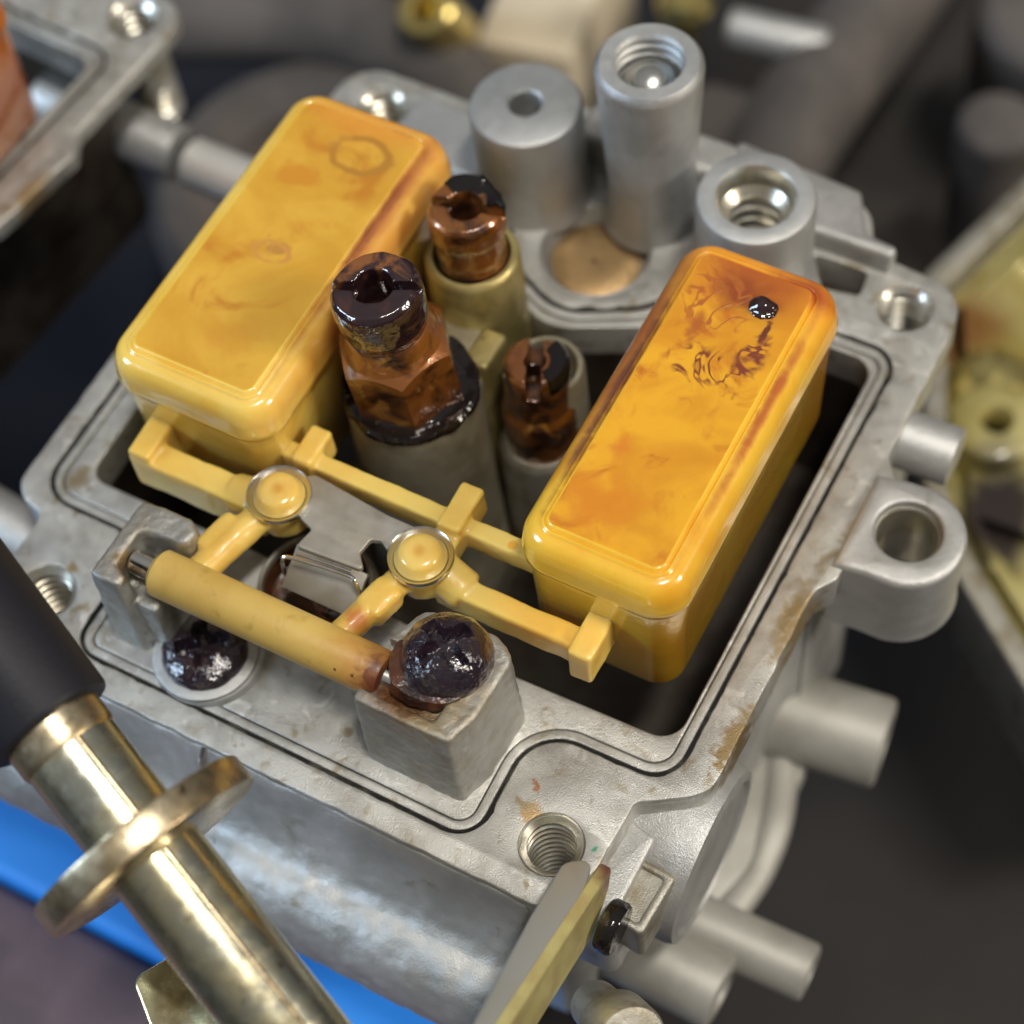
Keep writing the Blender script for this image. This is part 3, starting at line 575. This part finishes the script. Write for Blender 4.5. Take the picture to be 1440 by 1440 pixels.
# screws crusted with varnish
def crusted_screw(name, label, x, y, z, r, h, cross, seed):
    Sx = thing(name, label, 'screw', (x, y, z))
    bm = bmesh.new(); bmesh.ops.create_icosphere(bm, subdivisions=6, radius=1)
    for v in bm.verts:
        c = v.co; rr = math.hypot(c.x, c.y)
        zz = c.z*h if c.z > 0 else c.z*.12
        c.z = zz
        c.x *= r; c.y *= r
        u, w = c.x*math.cos(cross)-c.y*math.sin(cross), c.x*math.sin(cross)+c.y*math.cos(cross)
        if zz > 0:
            d = min(max(abs(u)-.052, abs(w)-.21), max(abs(w)-.052, abs(u)-.21))
            d += .02*noise.noise(Vector((c.x*9, c.y*9, seed)))
            c.z -= .13*max(0, min(1, (.02-d)/.04))
        f = noise.fractal(Vector((c.x*7+seed, c.y*7, c.z*7)), 1, 2, 4)
        c += Vector((c.x, c.y, c.z+.2)).normalized()*.011*f
    bm.transform(at(x, y, z)); link('head', me_of(bm), 'gunk', Sx)
    return Sx
SR = crusted_screw('pivot_screw', 'round cross head screw blackened with varnish crust on the right hinge post', 3.80, .55, 1.03, .372, .34, .5, 2)
me = lathe([(.0, .95), (.46, .96), (.50, 1.0), (.46, 1.075), (.40, 1.09), (.0, 1.10)], 64, Matrix.Translation((3.74, .48, 0)) @ Matrix.Diagonal((.80, .74, 1, 1)), cap0=False, cap1=False)
link('varnish_residue', roughen(roughen(me, .05, 3.0, 4), .015, 12), 'residue', SR)
SL = crusted_screw('shelf_screw', 'dark crusted screw half hidden under the amber hinge sleeve', 1.62, .10, .08, .37, .15, .9, 9)
link('washer', lathe([(.30, -.02), (.44, -.02), (.455, .02), (.445, .06), (.40, .075), (.3, .08)], 48, at(1.62, .10)), 'cast', SL)

# ------------------------------------------------------------------ plated rod in front, bracket, lever
R0 = Vector((1.70, -1.45, 1.66)); R1 = Vector((4.02, -2.37, .82)); d = (R1-R0).normalized()
RD = thing('plated_rod', 'gold zinc plated rod with round collar and black rubber sleeve in the foreground', 'rod', R0)
link('shaft', tube(R0-d*.15, R1+d*1.6, .37, b=.03, n=64), 'zinc_gold', RD)
cv = Vector((5.0, -2.2, 12.6)); side = (cv-d*cv.dot(d)).normalized()
side = (Matrix.Rotation(math.radians(-14), 4, d) @ side.to_4d()).to_3d()
link('seam', tube(R0+d*.16+side*.352, R1+d*1.6+side*.352, .026, b=.004, n=12), 'zinc_rust', RD)  # thin dark strip added on the camera side to split the shaft's highlight
m, _ = axis(R0+d*.02, R0+d)
link('crimp', lathe([(.38, -.2), (.392, -.1), (.392, .14), (.38, .18), (.36, .18)], 48, m), 'zinc_rust', RD)
m, _ = axis(R0+d*.98, R0+d*2)
link('collar', lathe([(.3, -.02), (.87, -.02), (.895, -.008), (.90, .015), (.90, .19), (.895, .208), (.87, .22), (.3, .22)], 64, m), 'zinc_rust', RD)
link('rubber_sleeve', tube(R0-d*3.2, R0-d*.03, .60, .50, b=.05, hole=.33, depth=.2), 'rubber', RD)
BR = link('bracket', prism(rounded([(2.9, -2.0), (3.5, -2.55), (5.2, -3.3), (5.0, -3.7), (3.4, -3.1), (2.6, -2.5)], .1), prof=bev(-.1, .05, .03)), 'zinc_gold')
tag(BR, 'gold plated flat bracket beneath the collar of the plated rod', 'bracket')
Lv = thing('lever_plate', 'yellowish plated lever standing edge up at the front beside the screw hole', 'lever', (5.4, -.9, .2))
TL = Matrix.Translation((5.4, -.16, .3)) @ Matrix.Rotation(math.radians(-22), 4, 'X') @ Matrix.Translation((-5.4, .16, -.3))
me = prism(rounded([(5.20, -.30, .12), (5.38, -.14, .08), (5.46, -.5, .2), (5.48, -3.0), (5.40, -3.0), (5.22, -.9, .3)], .03), prof=bev(.22, .30, .02)); link('blade', xf(me, TL), 'lever', Lv)
me = prism(rounded([(-.14, .30, .05), (-.10, -.02, .15), (-.28, -.40, .2), (-3.0, -.50, .05), (-3.0, .32, .05)], .05), prof=[(.02, -.05), (0, -.035), (0, .035), (.02, .05)])
me.transform(Matrix.Translation((5.485, 0, 0)) @ Matrix(((0, 0, 1, 0), (1, 0, 0, 0), (0, 1, 0, 0), (0, 0, 0, 1)))); link('folded_edge', xf(me, TL), 'lever_edge', Lv)
link('spring_washer', lathe([(.1, 0), (.20, 0), (.22, .03), (.22, .12), (.2, .15), (.1, .15)], 32, Matrix.Translation((5.58, -.42, -.22)) @ Matrix.Rotation(PI/2, 4, 'Y')), 'varnish_pool', Lv)
ls = link('lever_screw', lathe([(.2, -.4), (.22, 0), (.27, .0), (.29, .05), (.29, .34), (.27, .38), (.22, .40), (.0, .41)], 40, Matrix.Translation((5.95, -1.02, -.5)) @ Matrix.Rotation(math.radians(40), 4, 'Y') @ Matrix.Rotation(math.radians(20), 4, 'X'), cap1=False), 'cast_stained')
tag(ls, 'round headed screw low beside the yellowish lever', 'screw')

# ------------------------------------------------------------------ next carburetor of the bank, at the upper left
def copy_parts(src, dst, names):
    for ch in list(src.children):
        if ch.name.split('.')[0] in names:
            c = ch.copy(); COL.objects.link(c); c.parent = dst; c.matrix_parent_inverse = Matrix.Identity(4); c.location = (0, 0, 0)
ang2 = -.085; ca, sa = math.cos(ang2), math.sin(ang2)
T2 = thing('carburetor', 'second carburetor blurred at the upper left corner with an orange float', 'carburetor', (-3.05-(ca*5.47-sa*5.82), 5.96-(sa*5.47+ca*5.82), -.05))
T2.rotation_euler.z = ang2
link('flange', prism(OUTER, [GROOVE]+[circle(x, y, .26) for x, y in HOLES], bev(-.18, 0, .03)), 'machined', T2).matrix_parent_inverse = Matrix.Identity(4)
copy_parts(T, T2, ('gasket_residue', 'sealing_ridge', 'shelf', 'groove_floor', 'bowl_wall', 'bowl_floor'))
c = link('threaded_hole', [o for o in T.children if o.name.startswith('threaded_hole')][2].data, None, T2); c.matrix_parent_inverse = Matrix.Identity(4)
F2 = thing('float_assembly', 'dark orange float cut off by the upper left corner', 'float', (-3.9, 3, 1))
float_block(-4.45, -3.05, 1.45, 4.62, 'amber_neighbour', 'amber_neighbour', F2)
TU = thing('link_tube', 'silver tube joining the two carburetors behind the left float', 'tube', (-2.0, 5.3, -1.2))
link('tube', tube((-2.2, 5.32, -1.2), (.2, 5.28, -1.2), .27, b=.02), 'satin', TU)
link('socket', tube((-4.2, 5.42, -1.2), (-2.35, 5.36, -1.2), .31, b=.05), 'cast', TU)
link('socket_web', prism([(-3.9, 4.9), (-3.0, 5.15), (-3.9, 5.4)], prof=bev(-1.5, -1.3, .03)), 'cast', TU)

# ------------------------------------------------------------------ removed float bowl at the right
FB = thing('float_bowl', 'removed float bowl with yellow green stained inside behind the right lug', 'bowl', (7.5, 7, -4))
bo = rounded([(5.4, 11.6, .2), (4.70, 9.2, .3), (5.9, 6.3, .5), (6.45, 5.75, .3), (8.4, 4.1, .3), (12, 6.5, .5), (11, 12, .5)], .3)
link('rim', prism(bo, [inset(ccw(bo), .26)], bev(-5.2, -4.0, .05)), 'cast_stained', FB)
link('rim_ridge', prism(inset(ccw(bo), .5), [inset(ccw(bo), .62)], bev(-5.0, -4.3, .03)), 'bowl_yellow', FB)
link('inside', prism(inset(ccw(bo), .24), prof=((0, -5.4), (0, -4.5))), 'bowl_yellow', FB)
link('drain_tube', lathe([(.55, -4.5), (.50, -4.0), (.42, -3.95), (.2, -3.95), (.16, -4.0), (.14, -4.3)], 40, at(6.18, 7.68)), 'bowl_yellow', FB)
link('drain_lump', roughen(lathe([(.6, -4.6), (.5, -4.3), (.25, -4.05), (0, -4.0)], 32, at(5.95, 8.35), cap1=False), .08, 2), 'brass_bright', FB)

# ------------------------------------------------------------------ blurred things behind
def bgthing(name, label, cat, me, m):
    o = link(name, me, m); tag(o, label, cat); return o
bgthing('intake_boot', 'dusty grey rubber intake ring curving behind the left float', 'intake boot',
    lathe([(1.1, -1.6), (1.15, -.6), (1.25, -.2), (1.6, .05), (2.0, -.05), (2.2, -.4), (2.2, -1.6)], 64, Matrix.Translation((-3.6, 8.6, -5.6))), 'rubber_grey')
bgthing('duct', 'grey brown rubber duct crossing the upper edge left of the round boss', 'duct',
    path_tube([(-9.5, 8.8, -5.6), (-6.4, 10.3, -5.5), (-4.2, 11.0, -5.5), (-2.2, 10.7, -5.8), (0, 9.6, -6.2)], .62, 20), 'rubber_grey')
bgthing('hose', 'thick grey brown hose running diagonally at the upper right', 'hose',
    path_tube([(2.5, 18, -5.5), (2.2, 14.4, -5.5), (2.0, 12.0, -5.5), (1.9, 9.6, -6.0)], .72, 20), 'rubber_grey')
bgthing('brass_fitting', 'small brass fitting with a dark bore at the top edge', 'fitting',
    lathe([(.38, -1), (.38, .1), (.34, .14), (.2, .14), (.17, .1), (.16, -.6)], 32, Matrix.Translation((-2.9, 10.9, -4.5)) @ Matrix.Rotation(.5, 4, 'X')), 'brass_bright')
bgthing('round_nut', 'bright round brass nut behind the tall pillar', 'nut',
    lathe([(.12, -.8), (.2, -.2), (.34, -.05), (.38, .1), (.3, .28), (.1, .34)], 32, Matrix.Translation((.1, 12.5, -4.7))), 'brass_bright')
bgthing('card_box', 'buff cardboard box blurred behind the round boss', 'box',
    box(-2.7, 11.6, -8, -1.3, 14.6, -5.5, .08, Matrix.Translation((-2, 12, -4)) @ Matrix.Rotation(math.radians(10), 4, 'Z') @ Matrix.Translation((2, -12, 4))), 'paper')
bgthing('silver_pin', 'blurred silver pin lying behind the tall pillar', 'pin', tube((.65, 12.7, -5.0), (2.0, 12.85, -5.0), .27, b=.05), 'cast')
bgthing('casting', 'dim grey casting standing behind the threaded boss', 'casting',
    prism(rounded([(.5, 11.0), (1.9, 11.3), (1.7, 12.4), (.4, 12.3)], .3), prof=bev(-8, -5.6, .2)), 'rubber_grey')
bgthing('rubber_cap', 'dark lobed rubber cap at the upper right edge', 'cap',
    fuse(joinme(lathe([(1.1, -8), (1.2, -5.7), (1.0, -5.5), (.6, -5.5)], 32, at(4.4, 15.4)), lathe([(.5, -8), (.55, -5.6), (.45, -5.5), (.2, -5.5)], 32, at(4.35, 13.1))), .08, 4), 'rubber_grey')
bgthing('under_pipe', 'pale metal pipe end showing left of the chamber corner', 'pipe', tube((-2.6, .9, -1.2), (-.9, .75, -1.2), .3, b=.06), 'cast')
